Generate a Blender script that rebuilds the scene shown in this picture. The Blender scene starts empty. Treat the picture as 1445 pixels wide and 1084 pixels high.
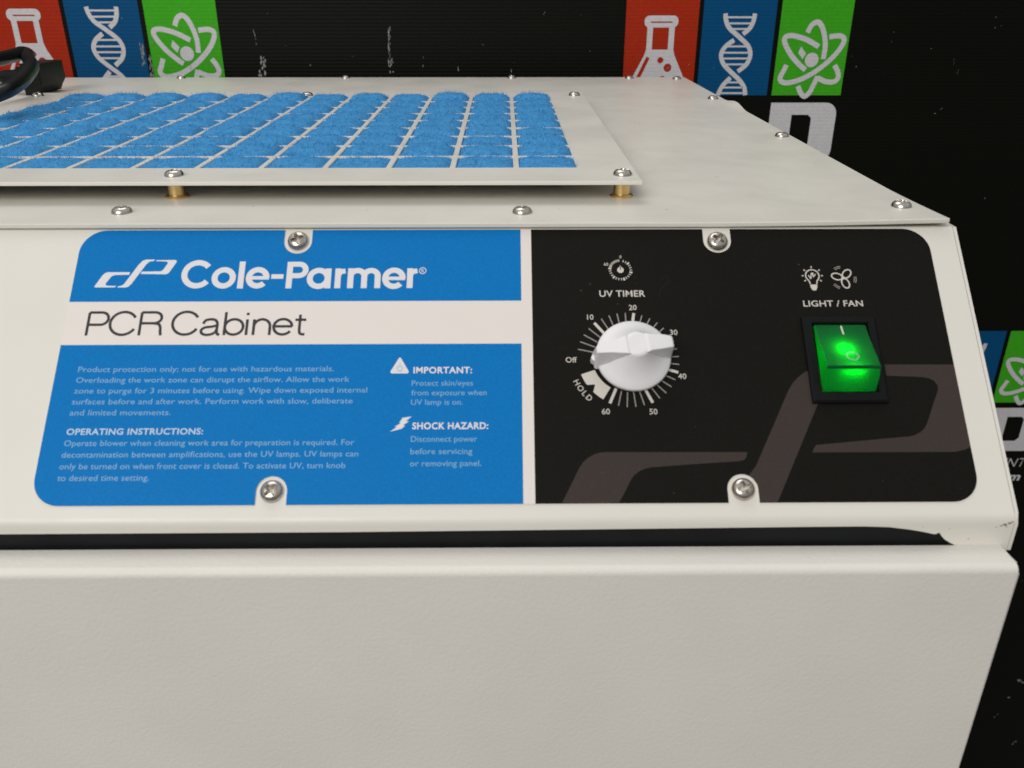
import bpy, bmesh, math, random
from mathutils import Vector, Matrix, noise
from math import sin, cos, pi, radians, hypot

random.seed(7)
scene = bpy.context.scene
COL = scene.collection
MM = 0.001

# ------------------------------------------------------------------ camera
cd = bpy.data.cameras.new('camera')
cam = bpy.data.objects.new('camera', cd); COL.objects.link(cam)
cd.sensor_width = 36.0
cd.lens = 1214.93 / 1445.0 * 36.0
cd.clip_start = 0.01
cd.clip_end = 50.0
yaw, pitch, roll = 0.00926, 0.44039, 0.00026
fw = Vector((sin(yaw) * cos(pitch), cos(yaw) * cos(pitch), -sin(pitch)))
rt = Vector((cos(yaw), -sin(yaw), 0)); up = rt.cross(fw)
r2 = cos(roll) * rt + sin(roll) * up; u2 = -sin(roll) * rt + cos(roll) * up
cam.matrix_world = Matrix(((r2.x, u2.x, -fw.x, -0.00079), (r2.y, u2.y, -fw.y, -0.22918),
                           (r2.z, u2.z, -fw.z, 0.14986), (0, 0, 0, 1)))
cd.dof.use_dof = True
cd.dof.focus_distance = 0.43
cd.dof.aperture_fstop = 21.0
scene.camera = cam

# ------------------------------------------------------------------ world and lamps
w = bpy.data.worlds.new('World'); scene.world = w; w.use_nodes = True
bg = w.node_tree.nodes['Background']
# room surroundings: dim floor, mid walls, pale ceiling
_nt = w.node_tree
_tc = _nt.nodes.new('ShaderNodeTexCoord'); _sx = _nt.nodes.new('ShaderNodeSeparateXYZ'); _cr = _nt.nodes.new('ShaderNodeValToRGB')
_ma = _nt.nodes.new('ShaderNodeMapRange'); _ma.inputs[1].default_value = -1.0; _ma.inputs[2].default_value = 1.0
_nt.links.new(_tc.outputs['Generated'], _sx.inputs[0]); _nt.links.new(_sx.outputs['Z'], _ma.inputs[0])
_nt.links.new(_ma.outputs[0], _cr.inputs[0]); _nt.links.new(_cr.outputs[0], bg.inputs[0])
_e = _cr.color_ramp.elements
_e[0].position = 0.40; _e[0].color = (0.10, 0.095, 0.09, 1)
_e[1].position = 0.52; _e[1].color = (0.27, 0.265, 0.26, 1)
for _p, _c in ((0.68, (0.34, 0.34, 0.34, 1)), (0.80, (0.52, 0.53, 0.54, 1)), (1.0, (0.50, 0.51, 0.53, 1))):
    _x = _e.new(_p); _x.color = _c
bg.inputs[1].default_value = 0.95


def area(name, loc, target, size, size_y, power, color):
    l = bpy.data.lights.new(name, 'AREA'); l.shape = 'RECTANGLE'; l.size = size; l.size_y = size_y
    l.energy = power; l.color = color
    o = bpy.data.objects.new(name, l); COL.objects.link(o); o.location = loc
    o.rotation_euler = (Vector(target) - Vector(loc)).to_track_quat('-Z', 'Y').to_euler()
    return o


area('ceiling_lamp', (-0.35, 0.75, 1.75), (0.0, 0.15, 0.0), 1.2, 0.8, 9.0, (1.0, 0.96, 0.90))
area('window_light', (-0.75, -1.45, 1.05), (0.0, 0.05, 0.0), 1.1, 0.9, 22.5, (1.0, 0.975, 0.93))

vs = scene.view_settings
vs.view_transform = 'Standard'; vs.look = 'None'; vs.exposure = 0.0; vs.gamma = 1.0; vs.use_curve_mapping = False
scene.render.engine = 'CYCLES'
scene.cycles.max_bounces = 8
scene.cycles.use_denoising = True


# ------------------------------------------------------------------ materials
def mat(name, color, rough=0.5, metal=0.0, spec=0.5):
    m = bpy.data.materials.new(name); m.use_nodes = True
    b = m.node_tree.nodes['Principled BSDF']
    b.inputs['Base Color'].default_value = (*color, 1)
    b.inputs['Roughness'].default_value = rough
    b.inputs['Metallic'].default_value = metal
    b.inputs['Specular IOR Level'].default_value = spec
    return m, m.node_tree, b


def node(nt, kind, **kw):
    n = nt.nodes.new(kind)
    for k, v in kw.items():
        if k in n.inputs.keys(): n.inputs[k].default_value = v
        else: setattr(n, k, v)
    return n


def mottled(name, color, var, scale, rough=0.5, spec=0.5, metal=0.0, bump=0.0, bscale=900.0, bdist=0.0002, detail=3.0):
    """procedural colour variation (pigment) plus a fine bump"""
    m, nt, b = mat(name, color, rough, metal, spec)
    tc = node(nt, 'ShaderNodeTexCoord')
    n = node(nt, 'ShaderNodeTexNoise', Scale=scale, Detail=detail, Roughness=0.6)
    nt.links.new(tc.outputs['Object'], n.inputs['Vector'])
    r = node(nt, 'ShaderNodeValToRGB')
    r.color_ramp.elements[0].position = 0.3; r.color_ramp.elements[1].position = 0.7
    lo = [max(0.0, c * (1 - var)) for c in color]; hi = [min(1.0, c * (1 + var)) for c in color]
    r.color_ramp.elements[0].color = (*lo, 1); r.color_ramp.elements[1].color = (*hi, 1)
    nt.links.new(n.outputs['Fac'], r.inputs['Fac'])
    nt.links.new(r.outputs['Color'], b.inputs['Base Color'])
    n3 = node(nt, 'ShaderNodeTexNoise', Scale=26.0, Detail=5.0, Roughness=0.65, Distortion=0.4)
    nt.links.new(tc.outputs['Object'], n3.inputs['Vector'])
    mr = node(nt, 'ShaderNodeMapRange')
    for k_, v_ in ((1, 0.3), (2, 0.7), (3, max(0.05, rough - 0.07)), (4, min(1.0, rough + 0.10))): mr.inputs[k_].default_value = v_
    nt.links.new(n3.outputs['Fac'], mr.inputs[0]); nt.links.new(mr.outputs[0], b.inputs['Roughness'])
    if bump:
        n2 = node(nt, 'ShaderNodeTexNoise', Scale=bscale, Detail=2.0, Roughness=0.5)
        nt.links.new(tc.outputs['Object'], n2.inputs['Vector'])
        bp = node(nt, 'ShaderNodeBump', Strength=bump, Distance=bdist)
        nt.links.new(n2.outputs['Fac'], bp.inputs['Height'])
        nt.links.new(bp.outputs['Normal'], b.inputs['Normal'])
    return m


WHITE = (0.725, 0.698, 0.632)
M = {}
M['paint'] = mottled('cream_powder_coat', WHITE, 0.03, 9, 0.36, 0.4, bump=0.22, bscale=620, bdist=0.00022)
M['paint_tex'] = mottled('textured_powder_coat', (0.735, 0.710, 0.656), 0.03, 14, 0.5, 0.35, bump=0.32, bscale=760, bdist=0.0004)
M['overlay'] = mottled('overlay_white', (0.76, 0.70, 0.66), 0.01, 20, 0.38, 0.4)
M['blue'] = mottled('overlay_blue', (0.0015, 0.168, 0.485), 0.10, 1500, 0.5, 0.10, bump=0.1, bscale=2500, bdist=0.0001)
M['black'] = mottled('overlay_black', (0.0070, 0.0066, 0.0050), 0.2, 1200, 0.5, 0.09, bump=0.1, bscale=2500, bdist=0.0001)
M['tan'] = mottled('overlay_taupe', (0.050, 0.0375, 0.0335), 0.08, 1200, 0.5, 0.09)
M['print_white'] = mat('print_white', (0.72, 0.70, 0.71), 0.45)[0]
M['print_pale'] = mat('print_pale_blue', (0.19, 0.385, 0.60), 0.45)[0]
M['print_mid'] = mat('print_light_blue', (0.46, 0.58, 0.72), 0.45)[0]
M['print_cream'] = mat('print_cream', (0.60, 0.56, 0.50), 0.45)[0]
M['print_grey'] = mat('print_grey', (0.30, 0.28, 0.25), 0.45)[0]
M['print_dim'] = mat('print_dim', (0.0125, 0.012, 0.0105), 0.5, 0, 0.09)[0]
M['print_green'] = mat('print_pale_green', (0.22, 0.50, 0.32), 0.45)[0]
M['ink'] = mat('ink_black', (0.018, 0.016, 0.022), 0.45)[0]
M['steel'] = mottled('nickel_screw', (0.56, 0.515, 0.465), 0.16, 700, 0.27, 0.5, 1.0)
M['brass'] = mottled('brass', (0.74, 0.53, 0.24), 0.08, 300, 0.33, 0.5, 1.0)
M['filter'] = mottled('blue_fibre', (0.065, 0.29, 0.585), 0.28, 1300, 0.95, 0.05, bump=0.5, bscale=1400, bdist=0.0006)
M['rubber'] = mottled('dark_gasket', (0.0085, 0.0098, 0.0100), 0.2, 60, 0.5, 0.16)
M['cable'] = mottled('black_pvc', (0.0075, 0.0085, 0.008), 0.15, 80, 0.33, 0.4)
M['plug'] = mottled('black_plug', (0.0045, 0.0048, 0.0045), 0.15, 80, 0.45, 0.2)
M['bezel'] = mottled('black_bezel', (0.0055, 0.0065, 0.0065), 0.1, 200, 0.4, 0.14)
M['knob'] = mottled('white_knob', (0.81, 0.79, 0.805), 0.02, 90, 0.36, 0.45)
M['chip'] = mottled('chipped_paint', (0.14, 0.125, 0.11), 0.4, 900, 0.7, 0.2)
M['dust'] = mat('dust_speck', (0.12, 0.115, 0.10), 0.8)[0]
M['speck'] = mat('dark_speck', (0.20, 0.17, 0.13), 0.8)[0]
M['table'] = mottled('table_laminate', (0.30, 0.29, 0.27), 0.1, 20, 0.5)
M['floor'] = mottled('floor_tile', (0.25, 0.23, 0.21), 0.1, 6, 0.5)


def fluted(name, color, spec=0.12, rough=0.5):
    """printed corrugated plastic: fine horizontal flutes"""
    m, nt, b = mat(name, color, rough, 0, spec)
    tc = node(nt, 'ShaderNodeTexCoord')
    wv = node(nt, 'ShaderNodeTexWave', Scale=1.0)
    wv.wave_type = 'BANDS'; wv.bands_direction = 'Z'
    mp = node(nt, 'ShaderNodeMapping'); mp.inputs['Scale'].default_value = (0.4, 0.4, 98.0)
    nt.links.new(tc.outputs['Object'], mp.inputs['Vector']); nt.links.new(mp.outputs['Vector'], wv.inputs['Vector'])
    wv.inputs['Distortion'].default_value = 0.6; wv.inputs['Detail'].default_value = 1.0
    bp = node(nt, 'ShaderNodeBump', Strength=0.18, Distance=0.0004)
    nt.links.new(wv.outputs['Fac'], bp.inputs['Height']); nt.links.new(bp.outputs['Normal'], b.inputs['Normal'])
    n = node(nt, 'ShaderNodeTexNoise', Scale=420.0, Detail=2.0)
    nt.links.new(tc.outputs['Object'], n.inputs['Vector'])
    mx = node(nt, 'ShaderNodeMixRGB'); mx.blend_type = 'MULTIPLY'; mx.inputs['Fac'].default_value = 0.25
    mx.inputs['Color1'].default_value = (*color, 1)
    nt.links.new(n.outputs['Fac'], mx.inputs['Color2'])
    nt.links.new(mx.outputs['Color'], b.inputs['Base Color'])
    return m


M['sign_black'] = fluted('sign_black', (0.0045, 0.0048, 0.0030), 0.10, 0.42)
M['sign_red'] = fluted('sign_red', (0.46, 0.030, 0.008), 0.1)
M['sign_blue'] = fluted('sign_blue', (0.001, 0.085, 0.235), 0.1)
M['sign_green'] = fluted('sign_green', (0.060, 0.47, 0.016), 0.1)
M['sign_white'] = fluted('sign_white', (0.74, 0.72, 0.75), 0.15)
M['scratch'] = mat('scratch_white', (0.30, 0.30, 0.285), 0.7)[0]

# green translucent rocker shell lit by a small lamp and an added bar inside
m = bpy.data.materials.new('green_translucent'); m.use_nodes = True; nt = m.node_tree
for n in list(nt.nodes): nt.nodes.remove(n)
o_ = node(nt, 'ShaderNodeOutputMaterial'); tr = node(nt, 'ShaderNodeBsdfTranslucent'); pb = node(nt, 'ShaderNodeBsdfPrincipled')
tr.inputs['Color'].default_value = (0.003, 0.80, 0.06, 1)
pb.inputs['Base Color'].default_value = (0.003, 0.115, 0.036, 1); pb.inputs['Roughness'].default_value = 0.3; pb.inputs['Specular IOR Level'].default_value = 0.22
mx = node(nt, 'ShaderNodeMixShader'); mx.inputs[0].default_value = 0.55
nt.links.new(tr.outputs[0], mx.inputs[1]); nt.links.new(pb.outputs[0], mx.inputs[2]); nt.links.new(mx.outputs[0], o_.inputs[0])
M['green_shell'] = m
m, nt, b = mat('neon_lamp', (0.1, 1, 0.3), 0.5)
b.inputs['Emission Color'].default_value = (0.05, 1.0, 0.16, 1); b.inputs['Emission Strength'].default_value = 26.0
M['neon'] = m
m, nt, b = mat('lip_fill_glow', (0.1, 1, 0.3), 0.5)
b.inputs['Emission Color'].default_value = (0.05, 1.0, 0.16, 1); b.inputs['Emission Strength'].default_value = 15.0
M['lip_fill'] = m  # weaker glow for the added bar behind the rocker lip
M['green_solid'] = mat('dark_edge_green', (0.002, 0.07, 0.016), 0.45, 0, 0.1)[0]  # dark green for the painted-in dim line on the rocker edge


# ------------------------------------------------------------------ object helpers (coordinates in mm)
def finish(bm, name, m, parent=None, smooth=40, xf=None):
    me = bpy.data.meshes.new(name)
    if xf is not None: bm.transform(xf)
    bm.transform(Matrix.Scale(MM, 4))
    bmesh.ops.recalc_face_normals(bm, faces=bm.faces)
    bm.to_mesh(me); bm.free()
    if smooth:
        for p in me.polygons: p.use_smooth = True
        me.set_sharp_from_angle(angle=radians(smooth))
    o = link(me, name, m, parent)
    if smooth:
        wn = o.modifiers.new('wn', 'WEIGHTED_NORMAL'); wn.keep_sharp = True
    return o


def link(me, name, m, parent=None):
    if m is not None and not me.materials: me.materials.append(m)
    o = bpy.data.objects.new(name, me); COL.objects.link(o)
    if parent is not None: attach(o, parent)
    return o


def wloc(o):
    v = Vector(o.location)
    while o.parent is not None:
        o = o.parent; v = v  # parents below always carry their own inverse
    return v


def attach(o, parent):
    o.parent = parent
    o.matrix_parent_inverse = world_of(parent).inverted()


def world_of(o):
    base = Matrix.LocRotScale(o.location, o.rotation_euler, o.scale)
    if o.parent is None: return base
    return world_of(o.parent) @ o.matrix_parent_inverse @ base


def thing(name, label, cat, loc):
    o = bpy.data.objects.new(name, None); COL.objects.link(o)
    o.empty_display_size = 0.02; o.location = loc
    o['label'] = label; o['category'] = cat
    return o


def bevel_sharp(bm, offset, seg=2, ang=35):
    ed = [e for e in bm.edges if len(e.link_faces) == 2 and e.calc_face_angle(0) > radians(ang)]
    bmesh.ops.bevel(bm, geom=ed, offset=offset, segments=seg, profile=0.5, affect='EDGES', clamp_overlap=True)


def add_box(bm, x0, x1, y0, y1, z0, z1):
    vs_ = [bm.verts.new((x, y, z)) for z in (z0, z1) for y in (y0, y1) for x in (x0, x1)]
    for f in ((0, 1, 3, 2), (4, 6, 7, 5), (0, 4, 5, 1), (2, 3, 7, 6), (0, 2, 6, 4), (1, 5, 7, 3)):
        bm.faces.new([vs_[i] for i in f])


def add_prism(bm, poly, a0, a1, fn):
    """poly of 2D points extruded from a0 to a1; fn(p, a) -> 3D"""
    A = [bm.verts.new(fn(p, a0)) for p in poly]; B = [bm.verts.new(fn(p, a1)) for p in poly]
    bm.faces.new(A); bm.faces.new(B[::-1])
    n = len(poly)
    for i in range(n):
        j = (i + 1) % n
        bm.faces.new((A[i], B[i], B[j], A[j]))


def add_lathe(bm, prof, seg=48, c=(0, 0, 0), cap=True):
    rings = []
    for r, z in prof:
        if r < 1e-6: rings.append([bm.verts.new((c[0], c[1], c[2] + z))])
        else: rings.append([bm.verts.new((c[0] + r * cos(2 * pi * k / seg), c[1] + r * sin(2 * pi * k / seg), c[2] + z)) for k in range(seg)])
    for a, b_ in zip(rings, rings[1:]):
        for k in range(seg):
            l = (k + 1) % seg
            if len(a) == 1 and len(b_) == 1: continue
            if len(a) == 1: bm.faces.new((a[0], b_[k], b_[l]))
            elif len(b_) == 1: bm.faces.new((a[k], b_[0], a[l]))
            else: bm.faces.new((a[k], b_[k], b_[l], a[l]))


def catmull(pts, n=8, closed=False):
    P = [Vector(p) for p in pts]; out = []
    N = len(P)
    for i in range(N if closed else N - 1):
        if closed: p0, p1, p2, p3 = P[(i - 1) % N], P[i], P[(i + 1) % N], P[(i + 2) % N]
        else: p0, p1, p2, p3 = P[max(i - 1, 0)], P[i], P[i + 1], P[min(i + 2, N - 1)]
        for k in range(n):
            t = k / n
            out.append(0.5 * ((2 * p1) + (p2 - p0) * t + (2 * p0 - 5 * p1 + 4 * p2 - p3) * t * t + (-p0 + 3 * p1 - 3 * p2 + p3) * t ** 3))
    if not closed: out.append(P[-1])
    return out


def add_tube(bm, pts, r, seg=14):
    pts = [Vector(p) for p in pts]; rings = []
    for i, p in enumerate(pts):
        d = (pts[min(i + 1, len(pts) - 1)] - pts[max(i - 1, 0)]).normalized()
        a = d.cross(Vector((0, 0, 1)))
        if a.length < 1e-3: a = Vector((1, 0, 0))
        a.normalize(); b_ = d.cross(a)
        rr = r[i] if isinstance(r, (list, tuple)) else r
        rings.append([bm.verts.new(p + rr * (cos(2 * pi * k / seg) * a + sin(2 * pi * k / seg) * b_)) for k in range(seg)])
    for a, b_ in zip(rings, rings[1:]):
        for k in range(seg):
            l = (k + 1) % seg
            bm.faces.new((a[k], b_[k], b_[l], a[l]))
    bm.faces.new(rings[0]); bm.faces.new(rings[-1][::-1])


# --- flat print helpers: 2D shapes (u, v) at height h, later mapped onto a plane
class Flat:
    def __init__(s): s.bm = bmesh.new(); s.k = 0

    def poly(s, pts, h=0.0):
        s.k += 1
        h += 0.004 * (s.k % 9)
        pts = [(p[0], p[1]) for p in pts]
        q = [pts[0]]
        for p in pts[1:]:
            if hypot(p[0] - q[-1][0], p[1] - q[-1][1]) > 1e-5: q.append(p)
        if hypot(q[0][0] - q[-1][0], q[0][1] - q[-1][1]) < 1e-5: q.pop()
        f = s.bm.faces.new([s.bm.verts.new((p[0], p[1], h)) for p in q])
        return f

    def disc(s, cx, cy, r, ry=None, n=36):
        ry = ry or r
        s.poly([(cx + r * cos(2 * pi * k / n), cy + ry * sin(2 * pi * k / n)) for k in range(n)])

    def stroke(s, pts, wd, closed=False, h=0.0):
        s.k += 1
        h += 0.004 * (s.k % 9)
        P = [Vector((p[0], p[1])) for p in pts]
        q = [P[0]]
        for p in P[1:]:
            if (p - q[-1]).length > 1e-5: q.append(p)
        if closed and (q[0] - q[-1]).length < 1e-5: q.pop()
        P = q; N = len(P); L = []; R = []
        for i in range(N):
            if closed: a, b_ = P[i] - P[i - 1], P[(i + 1) % N] - P[i]
            else:
                a = P[i] - P[i - 1] if i else P[1] - P[0]
                b_ = P[i + 1] - P[i] if i < N - 1 else P[-1] - P[-2]
            a = a.normalized(); b_ = b_.normalized()
            n1 = Vector((-a.y, a.x)); n2 = Vector((-b_.y, b_.x)); nn = (n1 + n2)
            if nn.length < 1e-4: nn = n1
            nn.normalize(); k = 1.0 / max(0.5, nn.dot(n1))
            ww = wd[i] if isinstance(wd, (list, tuple)) else wd
            L.append(s.bm.verts.new((*(P[i] + nn * k * ww / 2), h))); R.append(s.bm.verts.new((*(P[i] - nn * k * ww / 2), h)))
        for i in range(N if closed else N - 1):
            j = (i + 1) % N
            s.bm.faces.new((L[i], R[i], R[j], L[j]))

    def arc(s, cx, cy, rx, ry, a0, a1, wd, n=40, rot=0.0):
        pts = []
        for k in range(n + 1):
            t = radians(a0 + (a1 - a0) * k / n)
            x, y = rx * cos(t), ry * sin(t); c, s_ = cos(radians(rot)), sin(radians(rot))
            pts.append((cx + x * c - y * s_, cy + x * s_ + y * c))
        s.stroke(pts, wd, closed=abs(abs(a1 - a0) - 360) < 1e-6)

    def text(s, txt, x0, y0, x1=None, cap=2.0, bold=0.0, rot=0.0, center=False, shear=0.0):
        """built-in font, scaled so capitals are `cap` tall and the line runs from x0 to x1"""
        c = bpy.data.curves.new('text', 'FONT'); c.body = txt; c.size = 1.0; c.resolution_u = 3; c.offset = bold; c.space_character = 1.0 + 3.0 * max(0.0, bold)
        o = bpy.data.objects.new('text', c); COL.objects.link(o)
        bpy.context.view_layer.update()
        me = bpy.data.meshes.new_from_object(o.evaluated_get(bpy.context.evaluated_depsgraph_get()))
        bpy.data.objects.remove(o); bpy.data.curves.remove(c)
        xs = [v.co.x for v in me.vertices]
        if not xs: return
        mn, mxx = min(xs), max(xs)
        sy = cap / 0.729
        sx = (x1 - x0) / (mxx - mn) if x1 is not None else sy
        if center: off = -(mn + mxx) / 2 * sx
        else: off = -mn * sx
        cc, ss = cos(rot), sin(rot)
        t = bmesh.new(); t.from_mesh(me); s.k += 1
        for v in t.verts:
            x = v.co.x * sx + off; y = v.co.y * sy - (cap / 2 if center else 0); x += shear * y
            v.co = (x0 + x * cc - y * ss, y0 + x * ss + y * cc, 0.0)
        tmp = bpy.data.meshes.new('tmp'); t.to_mesh(tmp); t.free()
        s.bm.from_mesh(tmp); bpy.data.meshes.remove(tmp); bpy.data.meshes.remove(me)

    def done(s, name, m, parent, xf, lift):
        return finish(s.bm, name, m, parent, smooth=0, xf=xf @ Matrix.Translation((0, 0, lift)))


# panel plane: u = x, v up the slope, h outwards
SL = 0.76594
PAN = Matrix(((1, 0, 0, 0), (0, cos(SL), -sin(SL), 0), (0, sin(SL), cos(SL), 0), (0, 0, 0, 1)))
# sign plane: u = x, v = z, facing -y
SIGN_Y = 620.0
SGN = Matrix(((1, 0, 0, 0), (0, 0, -1, SIGN_Y), (0, 1, 0, 0), (0, 0, 0, 1)))

BASE = -500.0
XL, XR = -441.0, 159.6

# ------------------------------------------------------------------ floor, table
bm = bmesh.new(); add_box(bm, -2500, 2500, -2500, 2500, -1010, -1000)
o = finish(bm, 'floor', M['floor'], smooth=0); o['kind'] = 'structure'
bm = bmesh.new(); add_box(bm, -450, 140, -10, 570, -540, BASE)
for lx in (-440, 90):
    for ly in (10, 510): add_box(bm, lx, lx + 40, ly, ly + 40, -1000, -540.0)
o = finish(bm, 'tabletop', M['table'], smooth=0); o['kind'] = 'structure'

# ------------------------------------------------------------------ the cabinet
cab = thing('bench_cabinet', 'cream metal bench cabinet with blue and black control panel, white knob and green switch', 'cabinet', (-0.14, 0.28, BASE * MM))


def on_panel(v, h=0.0): return (v * cos(SL) - h * sin(SL), v * sin(SL) + h * cos(SL))


# housing: sloped face, folded over at the top and rounded down into the front lip
YF = -4.0                       # front lip plane
prof = []
vc = YF / cos(SL)               # slope reaches the lip plane here
R_ = 4.5; phi = pi / 2 - SL; tl = R_ * math.tan(phi / 2)
cy_, cz_ = on_panel(vc + tl, -R_)
for k in range(9):              # bend, from vertical lip to slope
    a = pi + phi * 0 - (phi * k / 8)
    prof.append((cy_ + R_ * cos(a), cz_ + R_ * sin(a)))
vt = 69.4 / sin(SL); R2 = 2.0; t2 = R2 * math.tan(SL / 2)
cy2, cz2 = on_panel(vt - t2, -R2)
for k in range(7):
    a = (pi / 2 + SL) - SL * k / 6
    prof.append((cy2 + R2 * cos(a), cz2 + R2 * sin(a)))
ztop = prof[-1][1]; ybend, zbend = prof[0]
out = prof + [(566, ztop), (566, BASE + 1), (7, BASE + 1), (7, zbend - 4), (YF + 1.3, zbend - 0.02)]
bm = bmesh.new()
add_prism(bm, out, XL, XR, lambda p, a: (a, p[0], p[1]))
# lip below the bend with the curved end of the slot
lip = [(XL, zbend), (XL, -7.7), (-158, -7.6), (-52, -7.45), (20, -6.95), (63, -6.6), (95, -6.35), (112, -6.3), (120, -6.6), (127, -7.6), (131.5, -8.5), (135.0, -9.4),
       (135.7, -9.3), (136.1, -8.95), (136.7, -8.9), (137.1, -9.4), (137.6, -10.2), (138.8, -11.4), (140.6, -12.6), (142.6, -13.6), (143, -16), (XR, -16), (XR, zbend)]
add_prism(bm, lip, YF, YF + 1.3, lambda p, a: (p[0], a, p[1]))
housing = finish(bm, 'housing', M['paint'], cab, smooth=35)

# right and left side sheets, folded just over the housing edge
for xa, xb in ((160.1, 161.2), (XL - 1.6, XL - 0.5)):
    side = [on_panel(-3.2), on_panel(97.6), (on_panel(97.6)[0] + 2.2, 69.2), (566, 69.2), (566, BASE), (8, BASE), (8, -16), (YF + 0.5, -16), (YF + 0.5, zbend - 0.5)]
    side = [(p[0] + 0.35, p[1] - 0.35) if i < 2 else p for i, p in enumerate(side)]
    bm = bmesh.new(); add_prism(bm, side, xa, xb, lambda p, a: (a, p[0], p[1])); bevel_sharp(bm, 0.3, 2)
    finish(bm, 'side_panel', M['paint'], cab)

# dark gasket seen in the slot
bm = bmesh.new()
add_prism(bm, [(-2.2, -4.2), (-1.6, -3.4), (6, -3.4), (6, -18.5), (-2.5, -18.5), (-2.5, -9.0)], XL + 3, 143.5, lambda p, a: (a, p[0], p[1]))
finish(bm, 'gasket', M['rubber'], cab)

# front door: flat ledge rounded over into a tall textured face
YD, ZD = -15.5, -13.65
pr = [(-4.05, ZD)]
for k in range(9):
    a = pi / 2 + (pi / 2) * k / 8
    pr.append((YD + 2.6 + 2.6 * cos(a), ZD - 2.6 + 2.6 * sin(a)))
pr += [(YD, BASE + 20), (-4.05, BASE + 20)]
bm = bmesh.new(); add_prism(bm, pr, XL - 1, 157.6, lambda p, a: (a, p[0], p[1]))
ed = [e for e in bm.edges if abs(e.verts[0].co.x - e.verts[1].co.x) < 1e-6 and max(e.verts[0].co.z, e.verts[1].co.z) > BASE + 21]
bmesh.ops.bevel(bm, geom=ed, offset=0.7, segments=3, profile=0.5, affect='EDGES')
door = finish(bm, 'door', M['paint_tex'], cab, smooth=30)

# ------------------------------------------------------------------ lid
LT = 71.5


def grid_sheet(xs, ys, zf, t, skip=None):
    bm = bmesh.new(); V = {}
    for i, x in enumerate(xs):
        for j, y in enumerate(ys):
            V[i, j] = bm.verts.new((x, y, zf(x, y)))
    fs = []
    for i in range(len(xs) - 1):
        for j in range(len(ys) - 1):
            if skip and skip(i, j): continue
            fs.append(bm.faces.new((V[i, j], V[i + 1, j], V[i + 1, j + 1], V[i, j + 1])))
    for v in [v for v in bm.verts if not v.link_faces]: bm.verts.remove(v)
    r = bmesh.ops.extrude_face_region(bm, geom=fs)
    for v in [g for g in r['geom'] if isinstance(g, bmesh.types.BMVert)]: v.co.z -= t
    bmesh.ops.recalc_face_normals(bm, faces=bm.faces)
    return bm


def lid_z(x, y):
    z = LT
    dx = max(0.0, 1 - (157.6 - x) / 95.0); dy = max(0.0, 1 - (y - 70.8) / 55.0)
    z += 1.35 * dx ** 2 * dy ** 1.5                     # free front corner springs up a little
    if 350 < y < 412:
        b = sin(pi * (y - 350) / 62) ** 2
        z += 2.6 * b * max(0.0, 1 - (157.6 - x) / 7.0)  # dent in the right edge
    return z


xs = [XL + (157.6 - XL) * i / 70 for i in range(71)]
xs = sorted(set([round(x, 3) for x in xs if x < 148] + [148, 150.6, 152.5, 154.5, 156.2, 157.6]))
ys = [70.8 + (567 - 70.8) * j / 80 for j in range(81)]
bm = grid_sheet(xs, ys, lid_z, 1.75)
bevel_sharp(bm, 0.42, 3, 50)
lid = finish(bm, 'lid', M['paint'], cab, smooth=25)


# ------------------------------------------------------------------ screws (one mesh, copied)
def screw_mesh():
    bm = bmesh.new(); nr, ns = 54, 168; R = 3.75; H = 2.35; rings = []
    for i in range(nr + 1):
        t = i / nr; ring = []
        for k in range(ns):
            a = 2 * pi * k / ns; r = R * math.sin(t * pi / 2) if t < 1 else R
            z = H * (max(0.0, 1 - (r / R) ** 3.2)) ** 0.55
            x, y = r * cos(a), r * sin(a)
            d = 0.0
            for (p, q) in ((abs(x), abs(y)), (abs(y), abs(x))):
                wd = 0.56 - 0.06 * p
                L_ = 2.3
                if p < L_ and q < wd + 0.12:
                    e = min(1.0, (L_ - p) / 0.55) * (0.45 * min(1.0, (wd + 0.12 - q) / 0.10) + 0.55 * (1 - q / (wd + 0.12)))
                    d = max(d, 3.4 * e)
            if r < 0.95: d = max(d, 3.4 * (0.45 * min(1.0, (0.95 - r) / 0.12) + 0.55 * (1 - r / 0.95)))
            ring.append((x, y, max(-1.2, z - d) if t < 0.97 else z))
        rings.append(ring)
    c = bm.verts.new((0, 0, rings[1][0][2]))
    RV = [[bm.verts.new(p) for p in ring] for ring in rings[1:]]
    RV.append([bm.verts.new((R * cos(2 * pi * k / ns), R * sin(2 * pi * k / ns), -1.4)) for k in range(ns)])
    for k in range(ns): bm.faces.new((c, RV[0][k], RV[0][(k + 1) % ns]))
    for a, b_ in zip(RV, RV[1:]):
        for k in range(ns):
            l = (k + 1) % ns; bm.faces.new((a[k], b_[k], b_[l], a[l]))
    bm.faces.new(RV[-1])
    return bm


proto = finish(screw_mesh(), 'screw', M['steel'], None, smooth=50)
first = [True]


def place_screw(x, y, z, parent, tilt=0.0, rot=None):
    global proto
    if first[0]: s_ = proto; first[0] = False
    else: s_ = proto.copy(); s_.parent = None; s_.matrix_parent_inverse = Matrix(); COL.objects.link(s_)
    s_.location = (x * MM, y * MM, z * MM)
    s_.rotation_mode = 'XYZ'
    rz = random.uniform(0, pi / 2) if rot is None else rot
    m3 = Matrix.Rotation(tilt, 3, 'X') @ Matrix.Rotation(rz, 3, 'Z')
    s_.rotation_euler = m3.to_euler('XYZ')
    attach(s_, parent)
    return s_


for x, y in ((-142.0, 87.0), (5.9, 85.6), (148.8, 91.5), (151.4, 254), (149.4, 416), (148, 550.4), (-280, 561), (-137.6, 560),
             (6.1, 559), (107.9, 556.5), (-420, 560), (-288, 87), (-426, 90), (-430, 250), (-430, 410)):
    place_screw(x, y, lid_z(x, y), lid)

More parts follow.
